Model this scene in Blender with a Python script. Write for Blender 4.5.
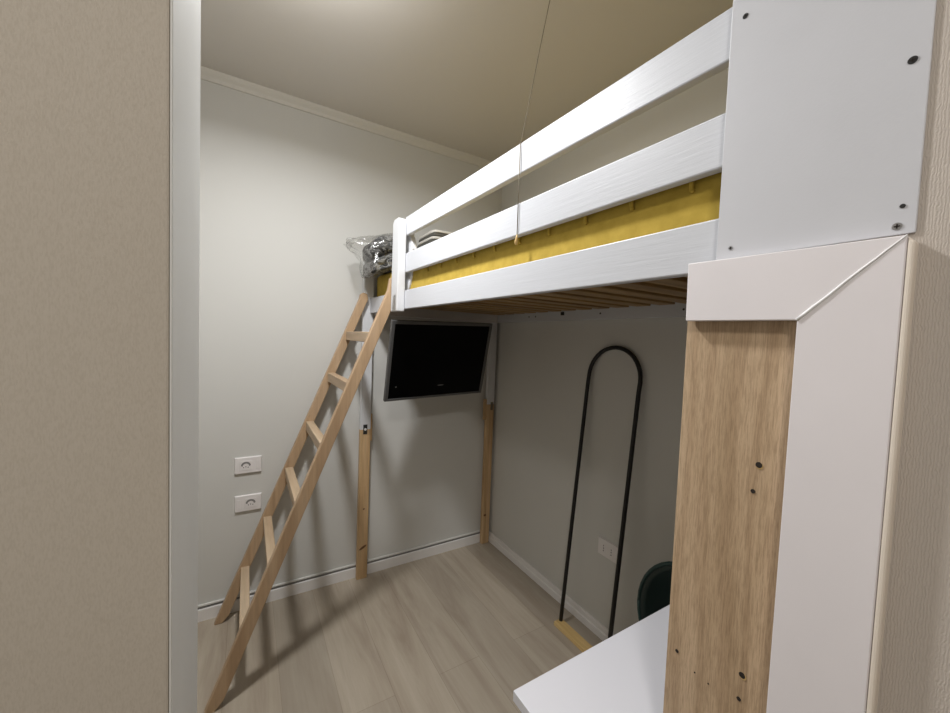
import bpy, bmesh, math, random
from mathutils import Vector, Matrix, noise
for o in list(bpy.data.objects): bpy.data.objects.remove(o)
S = bpy.context.scene
C = S.collection
random.seed(4)

# ---------------------------------------------------------------- camera
cam = bpy.data.cameras.new('camera'); co = bpy.data.objects.new('camera', cam); C.objects.link(co)
R_ = Vector((0.857, -0.514, 0.038)); F_ = Vector((0.515, 0.856, -0.045))
YAW, PITCH, ROLL = 0.541, -0.045, 0.038
f = Vector((math.sin(YAW)*math.cos(PITCH), math.cos(YAW)*math.cos(PITCH), math.sin(PITCH)))
r = Vector((math.cos(YAW), -math.sin(YAW), 0)); u = r.cross(f)
r2 = math.cos(ROLL)*r + math.sin(ROLL)*u; u2 = -math.sin(ROLL)*r + math.cos(ROLL)*u
M = Matrix((r2, u2, -f)).transposed().to_4x4(); M.translation = Vector((-1.467, -2.171, 1.4))
co.matrix_world = M
cam.sensor_fit = 'HORIZONTAL'; cam.sensor_width = 36; cam.lens = 36*379.05/950
cam.clip_start = 0.01
S.camera = co

# ---------------------------------------------------------------- world, lights, exposure
w = bpy.data.worlds.new('world'); S.world = w; w.use_nodes = True
w.node_tree.nodes['Background'].inputs[0].default_value = (0.9, 0.92, 1, 1)
w.node_tree.nodes['Background'].inputs[1].default_value = 0.02
S.view_settings.view_transform = 'Standard'; S.view_settings.look = 'None'
S.view_settings.gamma = 1; S.view_settings.exposure = 0.33
S.view_settings.use_curve_mapping = False

def area(name, loc, size, power, col, rot=(0, 0, 0)):
    l = bpy.data.lights.new(name, 'AREA'); l.shape = 'DISK'; l.size = size; l.energy = power; l.color = col
    o = bpy.data.objects.new(name, l); C.objects.link(o); o.location = loc; o.rotation_euler = rot
    return o
ROOM = area('room_lamp_light', (-1.34, -1.0, 2.475), 0.16, 16.5, (0.985, 0.99, 1))
ROOM.data.spread = math.radians(168)
pl_ = bpy.data.lights.new('room_lamp_glow', 'POINT'); pl_.energy = 4.6; pl_.shadow_soft_size = .05; pl_.color = (1, .985, .96)
po_ = bpy.data.objects.new('room_lamp_glow', pl_); C.objects.link(po_); po_.location = (-1.34, -1.0, 2.40)
HALL = area('hall_lamp_light', (-1.85, -2.75, 2.475), 0.30, 13.0, (1, 0.96, 0.92))

# ---------------------------------------------------------------- helpers
K = -0.031                                    # the bed front runs very slightly askew to the walls
def P(c, y, z): return (c + K*y, y, z)        # point on the plane family parallel to the bed front

def new_mat(name, col, rough=0.5, metal=0.0, spec=0.5):
    m = bpy.data.materials.new(name); m.use_nodes = True
    b = m.node_tree.nodes['Principled BSDF']
    b.inputs['Base Color'].default_value = (*col, 1)
    b.inputs['Roughness'].default_value = rough; b.inputs['Metallic'].default_value = metal
    b.inputs['Specular IOR Level'].default_value = spec
    return m
def nd(m, t): return m.node_tree.nodes.new(t)
def lk(m, a, b): m.node_tree.links.new(a, b)
def bsdf(m): return m.node_tree.nodes['Principled BSDF']
def coords(m, scale=(1, 1, 1), rot=(0, 0, 0)):
    t = nd(m, 'ShaderNodeTexCoord'); mp = nd(m, 'ShaderNodeMapping')
    mp.inputs['Scale'].default_value = scale; mp.inputs['Rotation'].default_value = rot
    lk(m, t.outputs['Object'], mp.inputs['Vector']); return mp.outputs['Vector']
def noise_n(m, vec, scale, detail=4, rough=.55, dist=0):
    n = nd(m, 'ShaderNodeTexNoise'); n.inputs['Scale'].default_value = scale
    n.inputs['Detail'].default_value = detail; n.inputs['Roughness'].default_value = rough
    n.inputs['Distortion'].default_value = dist
    lk(m, vec, n.inputs['Vector']); return n.outputs['Fac']
def ramp(m, fac, stops):
    n = nd(m, 'ShaderNodeValToRGB'); e = n.color_ramp.elements
    while len(e) < len(stops): e.new(0.5)
    for k, (p, c) in enumerate(stops): e[k].position = p; e[k].color = (*c, 1)
    lk(m, fac, n.inputs['Fac']); return n.outputs['Color']
def bump(m, h, strength, dist=0.001):
    n = nd(m, 'ShaderNodeBump'); n.inputs['Strength'].default_value = strength; n.inputs['Distance'].default_value = dist
    lk(m, h, n.inputs['Height']); lk(m, n.outputs['Normal'], bsdf(m).inputs['Normal'])
def mixc(m, a, b, fac, mode='MIX'):
    n = nd(m, 'ShaderNodeMix'); n.data_type = 'RGBA'; n.blend_type = mode
    if isinstance(fac, float): n.inputs['Factor'].default_value = fac
    else: lk(m, fac, n.inputs['Factor'])
    for s, v in (('A', a), ('B', b)):
        i = [x for x in n.inputs if x.name == s and x.type == 'RGBA'][0]
        if isinstance(v, tuple): i.default_value = (*v, 1)
        else: lk(m, v, i)
    return [x for x in n.outputs if x.type == 'RGBA'][0]

def wood(name, dark, mid, light, axis='z', scale=1.0, rough=.5, rot=(0, 0, 0), fine=90, bmp=.25):
    m = new_mat(name, mid, rough)
    st = {'x': (.06, 1, 1), 'y': (1, .06, 1), 'z': (1, 1, .06)}[axis]
    v = coords(m, tuple(s*scale for s in st), rot)
    a = noise_n(m, v, 14, 3, .5, 1.2); b = noise_n(m, v, fine, 3, .7)
    c1 = ramp(m, a, [(.3, dark), (.5, mid), (.72, light)])
    c2 = ramp(m, b, [(.3, (.72, .72, .72)), (.62, (1, 1, 1))])
    lk(m, mixc(m, c1, c2, .6, 'MULTIPLY'), bsdf(m).inputs['Base Color'])
    bump(m, b, bmp, .0008); return m
def paint(name, col, rough=.55, grain=None, b=.15, spec=.4):
    m = new_mat(name, col, rough, spec=spec)
    st = {'x': (.08, 1, 1), 'y': (1, .05, 1), 'z': (1, 1, .05), None: (1, 1, 1)}[grain]
    v = coords(m, st); n = noise_n(m, v, 120 if grain else 260, 4, .65)
    bump(m, n, b, .001)
    n2 = noise_n(m, v, 9, 2)
    lk(m, ramp(m, n2, [(.25, tuple(c*.965 for c in col)), (.75, col)]), bsdf(m).inputs['Base Color'])
    return m

# ---------------------------------------------------------------- materials
M_wall = new_mat('wall_paper_green_grey', (.635, .63, .60), .8, spec=.25)
v = coords(M_wall); n = noise_n(M_wall, v, 420, 3, .7); bump(M_wall, n, .25, .0008)
M_ceil = new_mat('ceiling_film', (.66, .63, .585), .45, spec=.3)
def weave(name, col, dk, rib=300, strength=.8, dist=.0012):
    m = new_mat(name, col, .85, spec=.2)
    v = coords(m, (1, 1, .3)); n1 = noise_n(m, v, rib, 2, .5, 0)
    v2 = coords(m, (1, 1, 1)); n2 = noise_n(m, v2, rib*2.1, 2, .5)
    mt = nd(m, 'ShaderNodeMath'); mt.operation = 'ADD'; lk(m, n1, mt.inputs[0]); lk(m, n2, mt.inputs[1])
    bump(m, mt.outputs[0], strength, dist)
    lk(m, ramp(m, n1, [(.3, dk), (.6, col)]), bsdf(m).inputs['Base Color']); return m
M_pillar = weave('wallpaper_fine_beige', (.53, .485, .415), (.485, .44, .37), 900, .35, .0006)
M_wp = new_mat('wallpaper_coarse_beige', (.55, .495, .44), .85, spec=.2)
wv_ = nd(M_wp, 'ShaderNodeTexWave'); wv_.wave_type = 'BANDS'; wv_.bands_direction = 'Y'
wv_.inputs['Scale'].default_value = 125; wv_.inputs['Distortion'].default_value = 5.5; wv_.inputs['Detail'].default_value = 2; wv_.inputs['Detail Scale'].default_value = 1.6
lk(M_wp, coords(M_wp, (1, 1, 1)), wv_.inputs['Vector'])
mt_ = nd(M_wp, 'ShaderNodeMath'); mt_.operation = 'MULTIPLY'
lk(M_wp, wv_.outputs['Fac'], mt_.inputs[0]); lk(M_wp, noise_n(M_wp, coords(M_wp, (1, 1, .7)), 300, 2, .6), mt_.inputs[1])
bump(M_wp, mt_.outputs[0], .4, .0016)
M_jamb = paint('jamb_white', (.74, .75, .73), .5, b=.12)
M_white = paint('white_painted_wood_y', (.62, .635, .67), .42, 'y', .5)
M_whitez = paint('white_painted_wood_z', (.70, .71, .73), .42, 'z', .4)
M_whitex = paint('white_painted_wood_x', (.72, .70, .70), .5, 'x', .3)
M_panel = paint('white_board', (.62, .628, .66), .45, b=.12)
M_trim = paint('white_casing', (.83, .795, .81), .38, b=.06)
M_trimedge = paint('cream_edge', (.82, .74, .64), .5, b=.05)
M_caulk = new_mat('white_caulk', (.9, .9, .9), .5)
M_base = paint('baseboard_white', (.82, .80, .78), .45, b=.05)
M_gasket = new_mat('dark_grey_strip', (.22, .215, .21), .6)
M_cove = new_mat('cove_white', (.66, .64, .59), .6)
M_pine = wood('pine', (.44, .27, .13), (.60, .40, .21), (.66, .47, .27), 'z', 1.2)
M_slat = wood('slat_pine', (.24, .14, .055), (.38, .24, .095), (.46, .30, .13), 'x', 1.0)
M_stile = wood('ladder_wood', (.40, .26, .15), (.49, .335, .20), (.55, .39, .25), 'z', .8, rot=(0, math.radians(21.7), 0))
M_rung = wood('rung_wood', (.42, .29, .18), (.52, .385, .25), (.58, .45, .31), 'y', .8)
M_knot = new_mat('wood_knot', (.16, .075, .03), .6)

M_oak = new_mat('oak_laminate', (.45, .31, .18), .5)
v = coords(M_oak, (1, 1, .055)); v2 = coords(M_oak, (1, 1, .06))
a = noise_n(M_oak, v, 26, 3, .5, .5); bb = noise_n(M_oak, v2, 520, 3, .75)
wv = nd(M_oak, 'ShaderNodeTexWave'); wv.wave_type = 'BANDS'; wv.bands_direction = 'Y'
wv.inputs['Scale'].default_value = 9; wv.inputs['Distortion'].default_value = 9; wv.inputs['Detail'].default_value = 3
wv.inputs['Detail Scale'].default_value = 1.2
lk(M_oak, coords(M_oak, (1, 1, .11)), wv.inputs['Vector'])
c = ramp(M_oak, a, [(.3, (.47, .335, .205)), (.5, (.55, .40, .255)), (.7, (.62, .46, .305))])
c = mixc(M_oak, c, ramp(M_oak, bb, [(.34, (.58, .54, .50)), (.58, (1, 1, 1))]), .75, 'MULTIPLY')
c = mixc(M_oak, c, ramp(M_oak, wv.outputs['Fac'], [(.2, (.84, .81, .78)), (.6, (1, 1, 1)), (.9, (1.0, 1.0, 1.0))]), .8, 'MULTIPLY')
lk(M_oak, c, bsdf(M_oak).inputs['Base Color']); bump(M_oak, bb, .3, .0006)

M_floor = new_mat('laminate_floor', (.4, .33, .26), .42)
tc = nd(M_floor, 'ShaderNodeTexCoord'); mp = nd(M_floor, 'ShaderNodeMapping'); mp.inputs['Rotation'].default_value = (0, 0, math.pi/2)
lk(M_floor, tc.outputs['Object'], mp.inputs['Vector'])
br = nd(M_floor, 'ShaderNodeTexBrick'); br.offset = .37; br.inputs['Scale'].default_value = 1
br.inputs['Brick Width'].default_value = 1.3; br.inputs['Row Height'].default_value = .192
br.inputs['Mortar Size'].default_value = .0012; br.inputs['Mortar Smooth'].default_value = .1; br.inputs['Bias'].default_value = 0
br.inputs['Color1'].default_value = (.91, .91, .91, 1); br.inputs['Color2'].default_value = (1.09, 1.085, 1.08, 1)
br.inputs['Mortar'].default_value = (.80, .78, .76, 1)
lk(M_floor, mp.outputs[0], br.inputs['Vector'])
g = noise_n(M_floor, coords(M_floor, (1, .10, 1)), 10, 5, .6, .9)
g2 = noise_n(M_floor, coords(M_floor, (1, .05, 1)), 110, 3, .7)
c = ramp(M_floor, g, [(.3, (.31, .255, .195)), (.5, (.385, .33, .26)), (.7, (.44, .385, .31))])
c = mixc(M_floor, c, ramp(M_floor, g2, [(.3, (.9, .9, .89)), (.6, (1, 1, 1))]), .6, 'MULTIPLY')
c = mixc(M_floor, c, br.outputs['Color'], 1.0, 'MULTIPLY')
lk(M_floor, c, bsdf(M_floor).inputs['Base Color']); bump(M_floor, g2, .12, .0005)

M_yellow = new_mat('mustard_fabric', (.48, .33, .06), .85, spec=.2)
v = coords(M_yellow); n = noise_n(M_yellow, v, 30, 4); lk(M_yellow, ramp(M_yellow, n, [(.3, (.44, .31, .05)), (.7, (.54, .38, .07))]), bsdf(M_yellow).inputs['Base Color'])
bump(M_yellow, noise_n(M_yellow, v, 14, 3), .5, .004)
M_screen = new_mat('screen_black', (.0015, .0015, .0018), .3, spec=.12)
M_silver = new_mat('silver_bezel', (.13, .13, .13), .45, .3)
M_tvback = new_mat('tv_back_grey', (.12, .12, .125), .5)
M_metal = new_mat('zinc_metal', (.45, .45, .46), .35, .9)
M_darkmetal = new_mat('dark_metal', (.05, .05, .05), .4, .6)
M_black = new_mat('black_metal', (.003, .003, .003), .5, 0)
M_hole = new_mat('hole_dark', (.018, .012, .008), .8)
M_plate = new_mat('socket_white', (.80, .77, .76), .35)
M_desk = new_mat('desk_white', (.70, .70, .74), .3)
M_rack = wood('rack_base_wood', (.50, .33, .12), (.62, .43, .18), (.68, .50, .24), 'y', 1)
M_green = new_mat('dark_green_velvet', (.012, .030, .028), .45, spec=.5)
M_teal = new_mat('teal_rim', (.025, .065, .062), .35)
M_lamp = new_mat('lamp_housing', (.8, .8, .8), .4)
M_diff = new_mat('lamp_diffuser', (.9, .9, .9), .4)
bsdf(M_diff).inputs['Emission Color'].default_value = (1, .98, .94, 1); bsdf(M_diff).inputs['Emission Strength'].default_value = 1.2
M_brass = new_mat('cord_brass', (.19, .165, .12), .45, .5)
M_knob = new_mat('wooden_knob', (.62, .42, .16), .4)
# grey folded duvet; crease shade and lit folds painted into the colour by noise
M_duvet = new_mat('charcoal_grey_cloth', (.1, .1, .1), .8)
v = coords(M_duvet, (1, 1, 1.8)); n = noise_n(M_duvet, v, 15, 3, .5, 2.6)
lk(M_duvet, ramp(M_duvet, n, [(.38, (.02, .02, .02)), (.46, (.10, .10, .10)), (.53, (.34, .34, .33)), (.58, (.07, .07, .07))]), bsdf(M_duvet).inputs['Base Color'])
bump(M_duvet, n, .9, .012)
M_linen = new_mat('white_linen', (.72, .70, .65), .85)
M_linengap = new_mat('linen_gap_shade', (.12, .115, .10), .85)  # dark layers paint the shade in the gaps between folded white cloths
M_plastic = bpy.data.materials.new('clear_plastic_film'); M_plastic.use_nodes = True
nt = M_plastic.node_tree; nt.nodes.remove(nt.nodes['Principled BSDF'])
tr = nt.nodes.new('ShaderNodeBsdfTransparent'); tr.inputs[0].default_value = (.955, .955, .95, 1)
gl = nt.nodes.new('ShaderNodeBsdfGlossy'); gl.inputs['Roughness'].default_value = .14; gl.inputs[0].default_value = (.9, .9, .9, 1)
lw = nt.nodes.new('ShaderNodeLayerWeight'); lw.inputs[0].default_value = .25
mr = nt.nodes.new('ShaderNodeMapRange'); mr.inputs['To Min'].default_value = .05; mr.inputs['To Max'].default_value = .5
nt.links.new(lw.outputs['Facing'], mr.inputs['Value'])
mx = nt.nodes.new('ShaderNodeMixShader'); nt.links.new(mr.outputs[0], mx.inputs[0])
nt.links.new(tr.outputs[0], mx.inputs[1]); nt.links.new(gl.outputs[0], mx.inputs[2])
nt.links.new(mx.outputs[0], nt.nodes['Material Output'].inputs[0])
bpn = nt.nodes.new('ShaderNodeBump'); bpn.inputs['Strength'].default_value = .8; bpn.inputs['Distance'].default_value = .006
nn = nt.nodes.new('ShaderNodeTexNoise'); nn.inputs['Scale'].default_value = 32; nn.inputs['Detail'].default_value = 4; nn.inputs['Distortion'].default_value = 1.5
tcn = nt.nodes.new('ShaderNodeTexCoord'); nt.links.new(tcn.outputs['Object'], nn.inputs['Vector'])
nt.links.new(nn.outputs['Fac'], bpn.inputs['Height']); nt.links.new(bpn.outputs[0], gl.inputs['Normal'])

# ---------------------------------------------------------------- mesh helpers (coordinates are world; the object's origin is its thing's base)
def hexa(bm, pts):
    """8 points: bottom ring then top ring, both the same order"""
    vs = [bm.verts.new(p) for p in pts]; q = len(vs)//2
    bm.faces.new(vs[:q][::-1]); bm.faces.new(vs[q:])
    for i in range(q): bm.faces.new((vs[i], vs[(i+1) % q], vs[q+(i+1) % q], vs[q+i]))
def box(bm, x0, x1, y0, y1, z0, z1):
    hexa(bm, [(x0, y0, z0), (x1, y0, z0), (x1, y1, z0), (x0, y1, z0), (x0, y0, z1), (x1, y0, z1), (x1, y1, z1), (x0, y1, z1)])
def kbox(bm, c0, c1, y0, y1, z0, z1):
    hexa(bm, [P(c0, y0, z0), P(c1, y0, z0), P(c1, y1, z0), P(c0, y1, z0), P(c0, y0, z1), P(c1, y0, z1), P(c1, y1, z1), P(c0, y1, z1)])
def prism_c(bm, poly, c0, c1):
    """poly of (y,z) extruded between two planes parallel to the bed front"""
    hexa(bm, [P(c0, y, z) for y, z in poly] + [P(c1, y, z) for y, z in poly])
def prism_y(bm, poly, y0, y1):
    hexa(bm, [(x, y0, z) for x, z in poly] + [(x, y1, z) for x, z in poly])
def prism_z(bm, poly, z0, z1):
    hexa(bm, [(x, y, z0) for x, y in poly] + [(x, y, z1) for x, y in poly])
def tube(bm, pts, rad, n=10, cap=True):
    pts = [Vector(p) for p in pts]; rings = []
    t0 = (pts[1]-pts[0]).normalized(); up = Vector((0, 0, 1)) if abs(t0.z) < .9 else Vector((1, 0, 0))
    nrm = t0.cross(up).normalized()
    for i, p in enumerate(pts):
        t = (pts[min(i+1, len(pts)-1)]-pts[max(i-1, 0)]).normalized()
        nrm = (nrm-t*nrm.dot(t)).normalized(); b = t.cross(nrm)
        rr = rad[i] if isinstance(rad, (list, tuple)) else rad
        rings.append([bm.verts.new(p+rr*(math.cos(2*math.pi*k/n)*nrm+math.sin(2*math.pi*k/n)*b)) for k in range(n)])
    for a_, b_ in zip(rings, rings[1:]):
        for k in range(n): bm.faces.new((a_[k], a_[(k+1) % n], b_[(k+1) % n], b_[k]))
    if cap: bm.faces.new(rings[0][::-1]); bm.faces.new(rings[-1])
def disc(bm, cen, nrm, rad, h, n=20):
    cen = Vector(cen); nrm = Vector(nrm).normalized()
    tube(bm, [cen, cen+nrm*h], rad, n)
def B(): return bmesh.new()
def obj(name, bm, mat, parent=None, bevel=0, smooth=False, mats=None):
    bmesh.ops.recalc_face_normals(bm, faces=bm.faces)
    if parent is not None:
        q = parent; L = Vector()
        while q is not None: L += q.location; q = q.parent
        bmesh.ops.translate(bm, verts=bm.verts, vec=-L)
    me = bpy.data.meshes.new(name); bm.to_mesh(me); bm.free()
    for m_ in (mats or [mat]): me.materials.append(m_)
    if smooth:
        for p_ in me.polygons: p_.use_smooth = True
    o = bpy.data.objects.new(name, me); C.objects.link(o); o.parent = parent
    if bevel:
        b = o.modifiers.new('bevel', 'BEVEL'); b.width = bevel; b.segments = 2; b.limit_method = 'ANGLE'; b.angle_limit = math.radians(40)
    return o
def thing(name, label, cat, loc, group=None):
    o = bpy.data.objects.new(name, None); C.objects.link(o); o.location = loc; o.empty_display_size = .1
    o['label'] = label; o['category'] = cat
    if group: o['group'] = group
    return o
def struct(name, bm, mat, bevel=0, label=None, cat=None):
    o = obj(name, bm, mat, None, bevel); o['kind'] = 'structure'
    if label: o['label'] = label
    if cat: o['category'] = cat
    return o

# ---------------------------------------------------------------- structure
CZ = 2.568
bm = B(); box(bm, -3.1, .12, -4.3, .12, -.05, 0); struct('floor', bm, M_floor, label='grey-brown oak laminate plank floor', cat='floor')
bm = B(); box(bm, -3.1, .12, -4.3, .12, CZ, CZ+.05); struct('ceiling', bm, M_ceil, label='plain warm grey ceiling above the loft bed', cat='ceiling')
bm = B(); box(bm, -3.1, .12, 0, .1, 0, CZ); struct('wall_back', bm, M_wall, label='pale grey-green wall behind the ladder and screen', cat='wall')
bm = B(); box(bm, 0, .1, -1.99, 0, 0, CZ); struct('wall_right', bm, M_wall, label='pale wall along the long side of the bed, behind the clothes rack', cat='wall')
bm = B(); prism_z(bm, [P(-.897, -1.99, 0)[:2], P(-.897, -4.2, 0)[:2], (.1, -4.2), (.1, -1.99)], 0, CZ)
struct('wall_right_front', bm, M_wp, label='beige coarse-weave wallpapered wall at the right edge', cat='wall')
bm = B(); box(bm, -3.1, -3.0, -4.2, 0, 0, CZ); struct('wall_left', bm, M_wall)
bm = B(); box(bm, -3.1, .12, -4.3, -4.2, 0, CZ); struct('wall_front', bm, M_pillar)
# partition at left: papered face towards the hall, painted jamb
bm = B(); box(bm, -3.0, -1.5245, -1.7585, -1.549, 0, CZ); struct('wall_left_front', bm, M_pillar, .002, label='beige wallpapered partition filling the left edge', cat='wall')
bm = B(); box(bm, -1.5243, -1.5225, -1.7590, -1.549, 0, CZ); struct('trim_1', bm, M_jamb, .001, label='white painted jamb strip on the end of the left partition', cat='trim')

# baseboards
bm = B()
prof = [(-.0145, 0), (-.0145, .055), (-.0125, .058), (0, .058), (0, 0)]
hexa(bm, [(-3.0, y, z) for y, z in prof] + [(-.0, y, z) for y, z in prof])
struct('baseboard_back', bm, M_base, label='white baseboard with a dark strip along the back wall', cat='baseboard')
bm = B(); box(bm, -3.0, 0, -.0085, 0, .0585, .0705); struct('trim_2', bm, M_gasket)
bm = B(); box(bm, -3.0, 0, -.0115, 0, .0705, .0765); struct('trim_3', bm, M_wall)
bm = B()
prof = [(0, 0), (0, .062), (-.007, .062), (-.010, .056), (-.010, .038), (-.015, .033), (-.015, .0)]
hexa(bm, [(x, -1.98, z) for x, z in prof] + [(x, -.0145, z) for x, z in prof])
struct('baseboard_right', bm, M_base, label='narrow stepped white baseboard along the right wall', cat='baseboard')
# cove at the ceiling
bm = B(); prof = [(0, 0), (0, -.043), (-.007, -.043), (-.013, -.028), (-.024, -.016), (-.03, -.006), (-.03, 0)]
hexa(bm, [(-3.0, y, CZ+z) for y, z in prof] + [(0, y, CZ+z) for y, z in prof])
struct('trim_4', bm, M_cove, label='thin pale cornice between back wall and ceiling', cat='cornice')
bm = B(); hexa(bm, [(x, -1.99, CZ+z) for x, z in prof] + [(x, -.03, CZ+z) for x, z in prof]); struct('trim_5', bm, M_cove)

# ---------------------------------------------------------------- loft bed
BC = -.885                                        # outer plane of beam and guard rails
bed = thing('loft_bed', 'white painted wooden loft bed with guard rails over a niche', 'loft bed', (-.45, -1.0, 0))
bm = B(); kbox(bm, BC, BC+.0215, -1.98, -.0445, 1.524, 1.607); obj('side_beam', bm, M_white, bed, .0025)
for z0, z1, nm in ((1.686, 1.771, 'guard_rail'), (1.850, 1.931, 'guard_rail')):
    bm = B(); kbox(bm, BC, BC+.020, -1.98, -.53, z0, z1); obj(nm, bm, M_white, bed, .003)
# guard post outside the beam, rounded at the top
PO = BC-.036
bm = B(); y0, y1 = -.548, -.470
poly = [(y0, 1.512), (y1, 1.512), (y1, 1.905), (y1-.006, 1.917), (y1-.018, 1.924), (y0+.018, 1.924), (y0+.006, 1.917), (y0, 1.905)]
prism_c(bm, poly, PO, BC-.0005); gp = obj('guard_post', bm, M_whitez, bed, .004)
bm = B(); disc(bm, P(PO-.0008, -.52, 1.58), (-1, 0, 0), .004, .001); obj('screw', bm, M_metal, gp)
# scalloped backing board inside the rails
bm = B()
edge = [(-.60, 1.610), (-.622, 1.618), (-.640, 1.634), (-.655, 1.655), (-.672, 1.668), (-.672, 1.70), (-.665, 1.775),
        (-.675, 1.790), (-.668, 1.812), (-.648, 1.835), (-.625, 1.850), (-.615, 1.90)]
edge = [(y_*.55-.195, z_) for y_, z_ in edge]
prism_c(bm, [(-.48, 1.9), (-.48, 1.61)] + edge, BC+.0205, BC+.042)
obj('scalloped_bracket', bm, M_whitez, bed, .002)['label'] = 'cream white scalloped board behind the guard rails'
# end beams, wall ledger
bm = B(); box(bm, -.8600, -.0405, -.074, -.0445, 1.514, 1.598); obj('end_beam', bm, M_whitex, bed, .002)
bm = B(); box(bm, -.80, -.0405, -1.98, -1.955, 1.514, 1.598); obj('end_beam', bm, M_whitex, bed, .002)
bm = B(); box(bm, -.040, -.0005, -1.97, -.018, 1.518, 1.600); led = obj('wall_ledger', bm, M_white, bed, .002)
for yy in (-.40, -.46, -.93, -1.33):
    bm = B(); disc(bm, (-.0402, yy, 1.545), (-1, 0, 0), .0045, .001, 12); obj('screw', bm, M_darkmetal, led)
bm = B(); box(bm, -.048, -.0402, -.69, -.672, 1.545, 1.562); obj('bracket', bm, M_darkmetal, led)
# slats (run across the bed)
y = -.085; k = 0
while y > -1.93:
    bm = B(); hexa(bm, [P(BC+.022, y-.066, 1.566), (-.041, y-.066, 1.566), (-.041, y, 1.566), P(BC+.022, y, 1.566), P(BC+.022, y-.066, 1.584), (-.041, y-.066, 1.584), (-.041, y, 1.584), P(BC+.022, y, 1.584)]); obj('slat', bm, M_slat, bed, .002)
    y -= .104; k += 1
bm = B(); box(bm, -.475, -.435, -1.955, -.050, 1.585, 1.5885); obj('slat_webbing', bm, M_hole, bed)
# posts on the back wall: pine foot with a white post standing on it
def post(x0, x1, zs, ztop, side_x, knots):
    bm = B(); box(bm, x0, x1, -.044, -.0165, zs, ztop); up = obj('upper_post', bm, M_whitez, bed, .0025)
    bm = B(); box(bm, x0, x1, -.044, -.0165, 0.0, zs-.0005)
    lo = obj('pine_leg', bm, M_pine, bed, .002); lo['label'] = 'bare pine lower leg'
    for kx, kz, w_, h_, t_ in knots:
        bm = B(); cs = [(kx+w_*math.cos(a)*math.cos(t_)-h_*math.sin(a)*math.sin(t_), kz+w_*math.cos(a)*math.sin(t_)+h_*math.sin(a)*math.cos(t_)) for a in [i*math.pi/6 for i in range(12)]]
        prism_y(bm, cs, -.0444, -.0438); obj('knot', bm, M_knot, lo)
    return up, lo
up, lo = post(-.921, -.863, .868, 1.87, 0, [(-.890, .185, .024, .007, .5), (-.890, .41, .006, .005, 0)])
bm = B(); box(bm, -.8625, -.853, -.040, -.022, .80, .955); obj('splice_block', bm, M_pine, lo, .001)
bm = B(); box(bm, -.905, -.882, -.0465, -.044, .842, .897); br_ = obj('hinge_plate', bm, M_darkmetal, up, .001)
bm = B(); disc(bm, (-.8935, -.0465, .870), (0, -1, 0), .007, .003); obj('bolt', bm, M_plate, br_)
bm = B(); disc(bm, (-.890, -.0442, 1.745), (0, -1, 0), .004, .001); obj('screw', bm, M_darkmetal, up)
bm = B(); disc(bm, (-.9212, -.032, 1.745), (-1, 0, 0), .004, .001); obj('screw', bm, M_darkmetal, up)
up, lo = post(-.079, -.023, .965, 1.566, 0, [(-.062, .20, .010, .008, 0)])
bm = B(); box(bm, -.096, -.0795, -.040, -.02, .86, 1.0); obj('splice_block', bm, M_pine, lo, .001)
bm = B(); box(bm, -.052, -.032, -.0465, -.044, .925, .98); br_ = obj('hinge_plate', bm, M_brass, up, .001)

# ---------------------------------------------------------------- mattress
mt = thing('mattress', 'mustard yellow mattress lying on the loft bed slats', 'mattress', (-.45, -1.0, 1.585))
bm = B()
def rbox_section(y0, y1, ny, x0, x1, z0, z1, rad):
    rings = []
    for i in range(ny+1):
        t = i/ny; yy = y0+(y1-y0)*t
        e = 0
        if i == 0 or i == ny: e = rad*.6
        xa = x0-K*yy*-1 if False else x0
        pts = []
        for cx_, cz_, a0 in ((x0+rad, z0+rad, 180), (x1-rad, z0+rad, 270), (x1-rad, z1-rad, 0), (x0+rad, z1-rad, 90)):
            for q in range(5):
                a = math.radians(a0+q*22.5); rr = rad-e*.7
                px = cx_+rr*math.cos(a); pz = cz_+rr*math.sin(a)
                px += -.031*yy*(1 if px < (x0+x1)/2 else 0)
                pz += .004*math.sin(yy*9+px*5) if a0 in (0, 90) else 0
                pts.append((px, yy, pz))
        rings.append([bm.verts.new(p_) for p_ in pts])
    for a_, b_ in zip(rings, rings[1:]):
        for q in range(len(a_)): bm.faces.new((a_[q], a_[(q+1) % len(a_)], b_[(q+1) % len(a_)], b_[q]))
    bm.faces.new(rings[0]); bm.faces.new(rings[-1][::-1])
rbox_section(-1.945, -.046, 40, -.857, -.046, 1.589, 1.730, .018)
obj('mattress_cover', bm, M_yellow, mt, smooth=True)
yy = -.72; nt_ = 0
while yy > -1.85:
    bm = B(); cx_ = -.8585-.031*yy
    tube(bm, [(cx_+.002, yy, 1.672), (cx_-.003, yy, 1.676), (cx_-.004, yy, 1.686), (cx_-.003, yy, 1.697), (cx_+.002, yy, 1.701)], .0042, 8)
    obj('tuft_loop', bm, M_yellow, mt, smooth=True); yy -= .118

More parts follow.
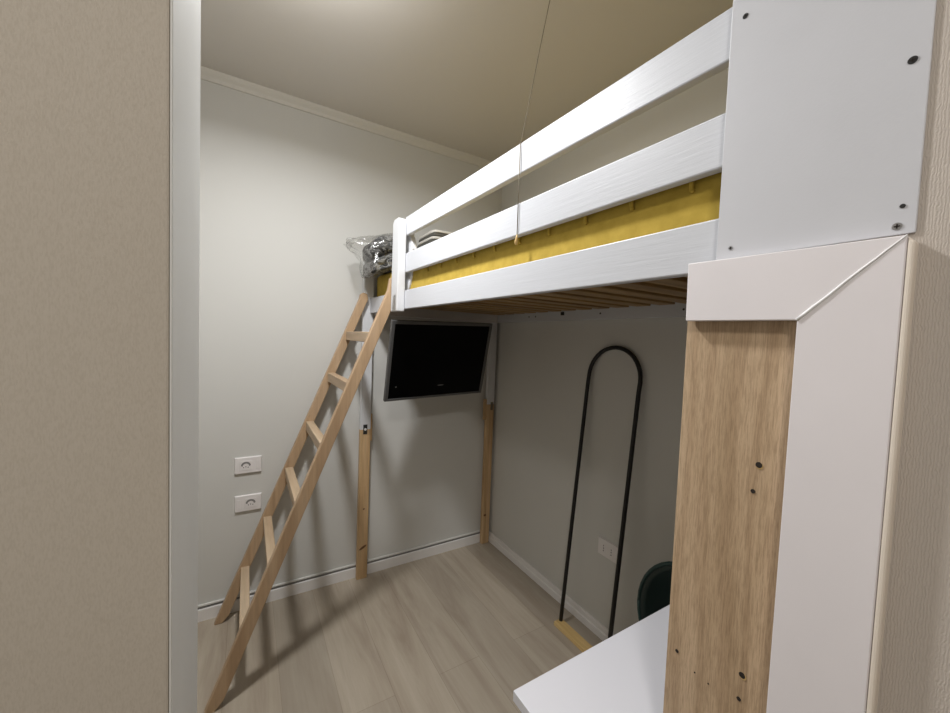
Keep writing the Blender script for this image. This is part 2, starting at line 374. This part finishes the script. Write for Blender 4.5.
# ---------------------------------------------------------------- ladder
lad = thing('wooden_ladder', 'bare wood bunk ladder leaning against the bed, five open rungs', 'ladder', (-1.57, -.3, 0))
lad['label'] = 'bare wood six-rung ladder leaning on the far end of the loft bed'
def lx(z): return -1.592 + z*.4026        # left edge of the stile
W_ = .048
def stile(y0, y1, zt, xr):
    bm = B()
    poly = [(lx(0.0), .0), (lx(0)+.034, 0), (lx(.03)+W_, .03)]
    if xr: poly += [(xr, (xr-W_+1.592)/.4026), (xr, zt), (xr-.004, zt+.004), (xr-.012, (xr-.012+1.592)/.4026)]
    else: poly += [(lx(1.60)+W_-.002, 1.60), (lx(1.60)+W_-.008, zt-.006), (lx(1.6)+.018, zt), (lx(1.6)+.004, zt-.010), (lx(1.6), 1.60)]
    prism_y(bm, poly, y0, y1); return obj('stile', bm, M_stile, lad, .003)
stile(-.567, -.537, 1.648, -.936)
stile(-.0745, -.0445, 1.632, None)
for z in (.255, .485, .718, .947, 1.197, 1.416):
    x0 = lx(z)+.004
    bm = B(); box(bm, x0, x0+.036, -.5365, -.075, z-.046, z)
    obj('rung', bm, M_rung, lad, .003)

# ---------------------------------------------------------------- wall-mounted screen
tvx = Vector((-.576, -.344, 1.280))
tv = thing('television', 'black flat screen with a silver frame tilted down under the bed', 'television', tvx)
tv.rotation_euler = (Matrix.Rotation(.072, 3, 'Z') @ Matrix.Rotation(.246, 3, 'X') @ Matrix.Rotation(-.030, 3, 'Y')).to_euler()
def lobj(name, bm, mat, parent, bevel=0, smooth=False):
    bmesh.ops.recalc_face_normals(bm, faces=bm.faces)
    me = bpy.data.meshes.new(name); bm.to_mesh(me); bm.free(); me.materials.append(mat)
    if smooth:
        for p_ in me.polygons: p_.use_smooth = True
    o = bpy.data.objects.new(name, me); C.objects.link(o); o.parent = parent
    if bevel:
        b = o.modifiers.new('bevel', 'BEVEL'); b.width = bevel; b.segments = 2; b.limit_method = 'ANGLE'
    return o
TW, TH = .30, .21
bm = B()
t_ = .017
box(bm, -TW, TW, 0, .02, TH-t_, TH); box(bm, -TW, TW, 0, .02, -TH, -TH+.012)
box(bm, -TW, -TW+t_, 0, .02, -TH+.012, TH-t_); box(bm, TW-t_, TW, 0, .02, -TH+.012, TH-t_)
lobj('frame', bm, M_silver, tv, .0015)
bm = B(); box(bm, -TW+t_, TW-t_, .004, .018, -TH+.012, TH-t_); scr = lobj('screen', bm, M_screen, tv)
bm = B(); disc(bm, (.015, .0042, -.142), (0, -1, 0), .020, .0006, 24)
for v_ in bm.verts: v_.co.z = -.142+(v_.co.z+.142)*.16
lobj('emblem', bm, M_silver, scr)
bm = B(); disc(bm, (-.245, .0042, -.135), (0, -1, 0), .0045, .001); lobj('indicator', bm, M_silver, scr)
bm = B(); box(bm, -TW+.02, TW-.02, .02, .045, -TH+.02, TH-.02); box(bm, -.18, .18, .045, .062, -.13, .13); lobj('back_shell', bm, M_tvback, tv, .004)
# swing bracket (hangs the screen from the back wall)
wb = thing('wall_bracket', 'dark metal swing arm holding the screen to the back wall', 'bracket', (-.56, 0, 1.28))
bm = B(); box(bm, -.60, -.52, -.012, -.0005, 1.18, 1.38); obj('wall_plate', bm, M_tvback, wb, .002)
bm = B(); tube(bm, [(-.56, -.012, 1.28), (-.50, -.12, 1.28)], .014, 12); obj('arm', bm, M_tvback, wb)
bm = B(); tube(bm, [(-.50, -.12, 1.28), (-.566, -.27, 1.281)], .013, 12); obj('arm', bm, M_tvback, wb)

# ---------------------------------------------------------------- sockets
def socket_local(kind):
    """returns list of (name, bm, mat) in local coords: plate in XZ plane facing -Y"""
    out = []
    bm = B(); hexa(bm, [(-.059, 0, -.0415), (.059, 0, -.0415), (.059, 0, .0415), (-.059, 0, .0415), (-.056, -.010, -.0385), (.056, -.010, -.0385), (.056, -.010, .0385), (-.056, -.010, .0385)])
    out.append(('cover_plate', bm, M_plate))
    return out
def add_socket(loc, rz, label, kind, group=None):
    t = thing('wall_socket', label, 'wall socket', loc, group); t.rotation_euler = (0, 0, rz)
    for nm, bm, mt_ in socket_local(kind): lobj(nm, bm, mt_, t, .0015)
    if kind != 'twin':
        s = -1 if kind == 'left' else 1
        cx = -.010*1 if kind == 'left' else .010
        bm = B(); box(bm, cx-.026, cx+.026, -.0118, -.0098, -.024, .024); ins = lobj('insert', bm, M_plate, t, .001)
        # hooded arc recess with a pale dished centre
        bm = B(); arc = [(cx+.021*math.cos(a), .000+.019*math.sin(a)) for a in [math.pi*i/14 for i in range(15)]]
        arc2 = [(cx+.014*math.cos(a), -.004+.014*math.sin(a)) for a in [math.pi*(14-i)/14 for i in range(15)]]
        pa = [bm.verts.new((x, -.0122, z)) for x, z in arc]; pb = [bm.verts.new((x, -.0122, z)) for x, z in arc2[::-1]]
        pc = [bm.verts.new((x, -.0119, z)) for x, z in arc]
        for i in range(14): bm.faces.new((pa[i], pa[i+1], pb[i+1], pb[i])); bm.faces.new((pa[i], pa[i+1], pc[i+1], pc[i]))
        lobj('socket_recess', bm, M_gasket, ins)
        for hx in (-.0095, 0, .0095):
            bm = B(); disc(bm, (cx+hx, -.0118, -.009 if hx else -.006), (0, -1, 0), .0022, .0006, 10); lobj('pin_hole', bm, M_hole, ins)
        bm = B(); box(bm, -s*.040-.009 if 0 else (-.050 if s > 0 else .034), (-.034 if s > 0 else .050), -.0115, -.0098, -.022, .022); lobj('blank_insert', bm, M_plate, t, .001)
    else:
        for cx in (-.022, .022):
            bm = B(); box(bm, cx-.013, cx+.013, -.0115, -.0098, -.023, .023); ins = lobj('insert', bm, M_plate, t, .001)
            for hz in (-.012, 0, .012):
                bm = B(); disc(bm, (cx, -.0115, hz), (0, -1, 0), .0026, .0006, 10); lobj('pin_hole', bm, M_hole, ins)
    return t
G = 'white sockets on the back wall'
add_socket((-1.459, -.0005, .733), 0, 'upper of the two white wall sockets left of the ladder', 'left', G)
add_socket((-1.457, -.0005, .541), 0, 'lower of the two white wall sockets, close beside the ladder stile', 'right', G)
add_socket((-.0005, -1.020, .436), -math.pi/2, 'white twin socket low on the shaded right wall behind the rack', 'twin')

# ---------------------------------------------------------------- clothes rack (hoop)
rk = thing('clothes_rack', 'black metal hoop clothes rack on a wooden foot leaning on the right wall', 'clothes rack', (-.12, -1.0, 0))
ya, yb = -.865, -1.150; rad = (ya-yb)/2; zc = 1.245
def hx(z): return -.118 + (z/1.39)*(.106)
sk = lambda z: (1-z/1.39)*.016
pts = [(hx(z), ya+sk(z), z) for z in (.012, .3, .6, .9, 1.1, 1.2)]
for i in range(0, 21):
    a = math.pi*i/20; z = zc+rad*math.sin(a); pts.append((hx(z), (ya+yb)/2+rad*math.cos(a), z))
pts += [(hx(z), yb+sk(z), z) for z in (1.2, 1.1, .9, .6, .3, .012)]
bm = B(); tube(bm, pts, .0095, 12); obj('hoop', bm, M_black, rk, smooth=True)
bm = B(); box(bm, -.152, -.102, -1.185, -.838, .0, .020); obj('base_board', bm, M_rack, rk, .002)

# ---------------------------------------------------------------- desk
dk = thing('desk', 'plain white desk top jutting out under the loft bed', 'desk', (-.6, -1.68, 0))
bm = B(); zt = .690
prism_z(bm, [(-.997, -1.590), (-.997, -1.795), (-.86, -1.795), (-.86, -1.80), (-.79, -1.80), (-.79, -1.975), (-.30, -1.975), (-.30, -1.590)], zt-.022, zt)
obj('desk_top', bm, M_desk, dk, .001)
for x_, y_ in ((-.965, -1.762), (-.33, -1.62), (-.33, -1.945)):
    bm = B(); box(bm, x_-.02, x_+.02, y_-.02, y_+.02, 0, zt-.0225); obj('leg', bm, M_desk, dk, .002)

# ---------------------------------------------------------------- round-backed chair
ch = thing('chair', 'dark green chair with a round shell back tucked behind the white desk', 'chair', (-.36, -1.46, 0))
bm = B(); n1, n2 = 12, 32; cy_, cz_ = -1.553, .497; Rr = .196
rings = []
for i in range(n1+1):
    q = i/n1
    rings.append([bm.verts.new((-.185-.075*q*q, cy_+Rr*q*math.cos(2*math.pi*j/n2)*.95, cz_+Rr*q*math.sin(2*math.pi*j/n2)*1.06)) for j in range(n2)] if i else [bm.verts.new((-.185, cy_, cz_))])
for j in range(n2): bm.faces.new((rings[0][0], rings[1][j], rings[1][(j+1) % n2]))
for i in range(1, n1):
    for j in range(n2): bm.faces.new((rings[i][j], rings[i][(j+1) % n2], rings[i+1][(j+1) % n2], rings[i+1][j]))
o = obj('shell_back', bm, M_green, ch, smooth=True)
sd = o.modifiers.new('thickness', 'SOLIDIFY'); sd.thickness = .014; sd.offset = 0
bm = B(); tube(bm, [(-.262, cy_+Rr*math.cos(2*math.pi*j/40)*.965, cz_+Rr*math.sin(2*math.pi*j/40)*1.075) for j in range(41)], .0065, 8)
obj('rim', bm, M_teal, ch, smooth=True)
bm = B(); cs = [(-.43+.165*math.cos(a), -1.48+.155*math.sin(a)) for a in [i*math.pi/14 for i in range(28)]]
prism_z(bm, cs, .30, .36); obj('seat', bm, M_green, ch, .012)
for sx, sy in ((-1, -1), (-1, 1), (1, -1), (1, 1)):
    bm = B(); tube(bm, [(-.43+sx*.10, -1.48+sy*.09, .30), (-.43+sx*.15, -1.48+sy*.135, 0.0)], [.014, .009], 10); obj('leg', bm, M_black, ch)
bm = B(); tube(bm, [(-.30, -1.48, .33), (-.20, -1.49, .33), (-.185, -1.50, .40)], .013, 10); obj('back_support', bm, M_black, ch)

# ---------------------------------------------------------------- oak end board, mitred casing, white board
OC = -.897
ok = thing('oak_board', 'upright oak-look board with drilled holes inside the white casing', 'board', (P(OC, -1.9, 0)[0], -1.9, 0))
bm = B(); kbox(bm, OC, OC+.016, -1.984, -1.8095, 0, 1.50); ob = obj('board_panel', bm, M_oak, ok, .0008)
for y_, z_, r_ in ((-1.924, 1.236, .0042), (-1.922, .921, .0042), (-1.827, .888, .0028), (-1.919, 1.196, .0030), (-1.920, .883, .0030), (-1.857, .874, .0012), (-1.878, .872, .0012)):
    bm = B(); disc(bm, P(OC-.0004, y_, z_), (-1, 0, 0), r_, .0006, 18)
    hz = obj('drill_hole', bm, M_hole, ob)
    if r_ > .004:
        bm = B(); disc(bm, P(OC-.0002, y_-.0008, z_-.0012), (-1, 0, 0), r_*1.12, .0004, 18); obj('hole_rim', bm, M_rack, ob)
TC = -.915
cs_ = thing('mitred_casing', 'white mitred casing boards framing the oak board', 'casing', (P(TC, -1.95, 0)[0], -1.95, 0))
bm = B(); prism_c(bm, [(-1.8165, 1.443), (-1.960, 1.441), (-2.051, 1.532), (-1.815, 1.535)], TC, TC+.0155); obj('header_board', bm, M_trim, cs_, .0012)
bm = B(); prism_c(bm, [(-1.9575, 0), (-2.0505, 0), (-2.0515, 1.5315), (-1.9605, 1.4405)], TC, TC+.0155); obj('side_board', bm, M_trim, cs_, .0012)
bm = B(); prism_c(bm, [(-2.0507, 0), (-2.0575, 0), (-2.0575, 1.5240), (-2.0517, 1.5305)], TC+.0004, TC+.0175)
e_ = obj('edge_strip', bm, M_trimedge, cs_, .002); e_['label'] = 'cream rounded edge strip'
bm = B(); d = .0009; pts = []
for k in range(13):
    t = k/12; pts.append(P(TC-.0003, -1.960-.091*t+random.uniform(-.0006, .0006), 1.441+.091*t))
tube(bm, pts, [.0022-.0014*k/12 for k in range(13)], 6); obj('caulk_line', bm, M_caulk, cs_, smooth=True)

PC = -.900
pn = thing('white_board', 'tall white board screwed over the near end of the guard rails', 'board', (P(PC, -1.95, 0)[0], -1.95, 1.536))
bm = B(); prism_z(bm, [P(PC, -2.0545, 0)[:2], P(PC+.0026, -2.0545, 0)[:2], P(PC+.0026, -1.986, 0)[:2], P(PC+.0115, -1.986, 0)[:2], P(PC+.0115, -1.849, 0)[:2], P(PC, -1.849, 0)[:2]], 1.5365, CZ-.002); pb_ = obj('board_panel', bm, M_panel, pn, .001)
def screw(y_, z_, r_, mat, cross):
    bm = B(); disc(bm, P(PC-.0002, y_, z_), (-1, 0, 0), r_, .0006, 20); s_ = obj('screw', bm, mat, pb_)
    if cross:
        bm = B(); x_ = P(PC-.0009, y_, z_)[0]
        box(bm, x_-.0004, x_, y_-r_*.6, y_+r_*.6, z_-r_*.16, z_+r_*.16); box(bm, x_-.0004, x_, y_-r_*.16, y_+r_*.16, z_-r_*.6, z_+r_*.6)
        obj('cross_slot', bm, M_hole, s_)
screw(-1.869, 1.5525, .0030, M_metal, True); screw(-2.040, 1.546, .0042, M_metal, True)
screw(-2.043, 1.568, .0024, M_darkmetal, False); screw(-2.041, 1.728, .0040, M_darkmetal, True)
screw(-1.868, 1.891, .0036, M_darkmetal, True)

# ---------------------------------------------------------------- bedding on the far end of the bed
def crumple(bm, cen, half, p=3.2, amp=.012, freq=14, seed=0, nu=40, nv=24):
    """closed soft box (superellipsoid) with creases"""
    def sg(v, e): return math.copysign(abs(v)**e, v)
    e = 2/p; grid = []
    for i in range(nv+1):
        ph = -math.pi/2+math.pi*i/nv; row = []
        for j in range(nu):
            th = 2*math.pi*j/nu
            d_ = Vector((sg(math.cos(ph), e)*sg(math.cos(th), e), sg(math.cos(ph), e)*sg(math.sin(th), e), sg(math.sin(ph), e)))
            q = Vector((d_.x*half[0], d_.y*half[1], d_.z*half[2]))
            nz = noise.noise(q*freq+Vector((seed, 0, 0)))+.5*abs(noise.noise(q*freq*2.3+Vector((0, seed, 0))))
            row.append(bm.verts.new(Vector(cen)+q+Vector((d_.x, d_.y, d_.z*.8)).normalized()*amp*nz))
        grid.append(row)
    for a_, b_ in zip(grid, grid[1:]):
        for j in range(nu): bm.faces.new((a_[j], a_[(j+1) % nu], b_[(j+1) % nu], b_[j]))
    bmesh.ops.remove_doubles(bm, verts=bm.verts, dist=.0004)
pk = thing('packed_duvet', 'folded dark grey duvet packed in clear plastic at the far end of the bed', 'duvet', (-.83, -.20, 1.75))
def droop(bm):
    for v_ in bm.verts: v_.co.z -= max(0, -.862-v_.co.x)*.45
bm = B(); crumple(bm, (-.858, -.200, 1.775), (.088, .115, .040), 5, .010, 17, 1, 56, 30); droop(bm); obj('folded_duvet', bm, M_duvet, pk, smooth=True)
bm = B(); crumple(bm, (-.860, -.200, 1.866), (.092, .118, .046), 5, .012, 16, 5, 56, 30); droop(bm); obj('folded_duvet', bm, M_duvet, pk, smooth=True)
bm = B(); crumple(bm, (-.862, -.202, 1.830), (.104, .130, .094), 4, .018, 17, 9, 90, 50); droop(bm)
for v_ in bm.verts:                                # loose corner of the bag flares out over the edge
    t = max(0, (-.935-v_.co.x)/.03)*max(0, min(1, (v_.co.z-1.80)/.06)); t = min(t, 1)
    v_.co.x -= .155*t*(.75+.6*noise.noise(v_.co*22)); v_.co.y += .05*t*noise.noise(v_.co*35); v_.co.z += .035*t*noise.noise(v_.co*28+Vector((3, 0, 0)))
obj('plastic_bag', bm, M_plastic, pk, smooth=True)
fp = thing('white_pillow', 'cream white pillow lying between the packed duvet and the folded sheets', 'pillow', (-.60, -.24, 1.745))
bm = B(); crumple(bm, (-.595, -.22, 1.806), (.145, .15, .068), 3.4, .008, 9, 3); obj('pillow_case', bm, M_linen, fp, smooth=True)
zz = 1.884
for k, (m_, lab) in enumerate(((M_linen, 'white folded sheet at the bottom of the linen stack'), (M_linengap, 'dark layer imitating the shaded gap between white sheets, lower one in the linen stack'),
                               (M_linen, 'white folded sheet in the middle of the linen stack'), (M_linengap, 'dark layer imitating the shaded gap between white sheets, upper one in the linen stack'),
                               (M_linen, 'white folded sheet on top of the linen stack'))):
    h_ = .017 if m_ is M_linen else .015
    t = thing('folded_sheet', lab, 'sheet', (-.53, -.2, zz), 'folded sheets on the bed')
    bm = B(); crumple(bm, (-.530+.006*k, -.20+.004*k, zz+h_/2+.002), (.118, .118, h_/2), 8, .0025, 12, 20+k); obj('folded_cloth', bm, m_, t, smooth=True)
    zz += h_+.003

# ---------------------------------------------------------------- pull cord
pc = thing('pull_cord', 'thin beaded pull cord hanging over the guard rails', 'pull cord', (-.62, -1.22, CZ))
top = Vector((-.650, -1.215, CZ-.004)); bend = Vector(P(BC-.0035, -1.333, 1.931)); low = Vector(P(BC-.0035, -1.335, 1.682))
bm = B(); tube(bm, [top, top.lerp(bend, .5), bend+Vector((.004, .001, .004)), bend], .0011, 6); tube(bm, [bend, bend.lerp(low, .5), low], .0013, 6)
obj('cord', bm, M_brass, pc, smooth=True)
bm = B(); tube(bm, [low+Vector((0, 0, .004)), low+Vector((-.001, 0, -.004)), low+Vector((-.002, 0, -.014)), low+Vector((-.002, 0, -.020)), low+Vector((-.002, 0, -.023))], [.0018, .0030, .0048, .0044, .0015], 12)
obj('cord_knob', bm, M_knob, pc, smooth=True)

# ---------------------------------------------------------------- ceiling lamps (above and behind the view)
for nm, (x_, y_), r_, lab in (('ceiling_lamp', (-1.34, -1.0), .15, 'flush round white ceiling lamp in the bed room'), ('ceiling_lamp', (-1.85, -2.75), .19, 'flush round white ceiling lamp in the hall')):
    t = thing(nm, lab, 'lamp', (x_, y_, CZ), 'ceiling lamps')
    bm = B(); disc(bm, (x_, y_, CZ-.001), (0, 0, -1), r_, .05, 32); obj('housing', bm, M_lamp, t, .004)
    bm = B(); disc(bm, (x_, y_, CZ-.0515), (0, 0, -1), r_-.015, .02, 32); obj('diffuser', bm, M_diff, t, .006)
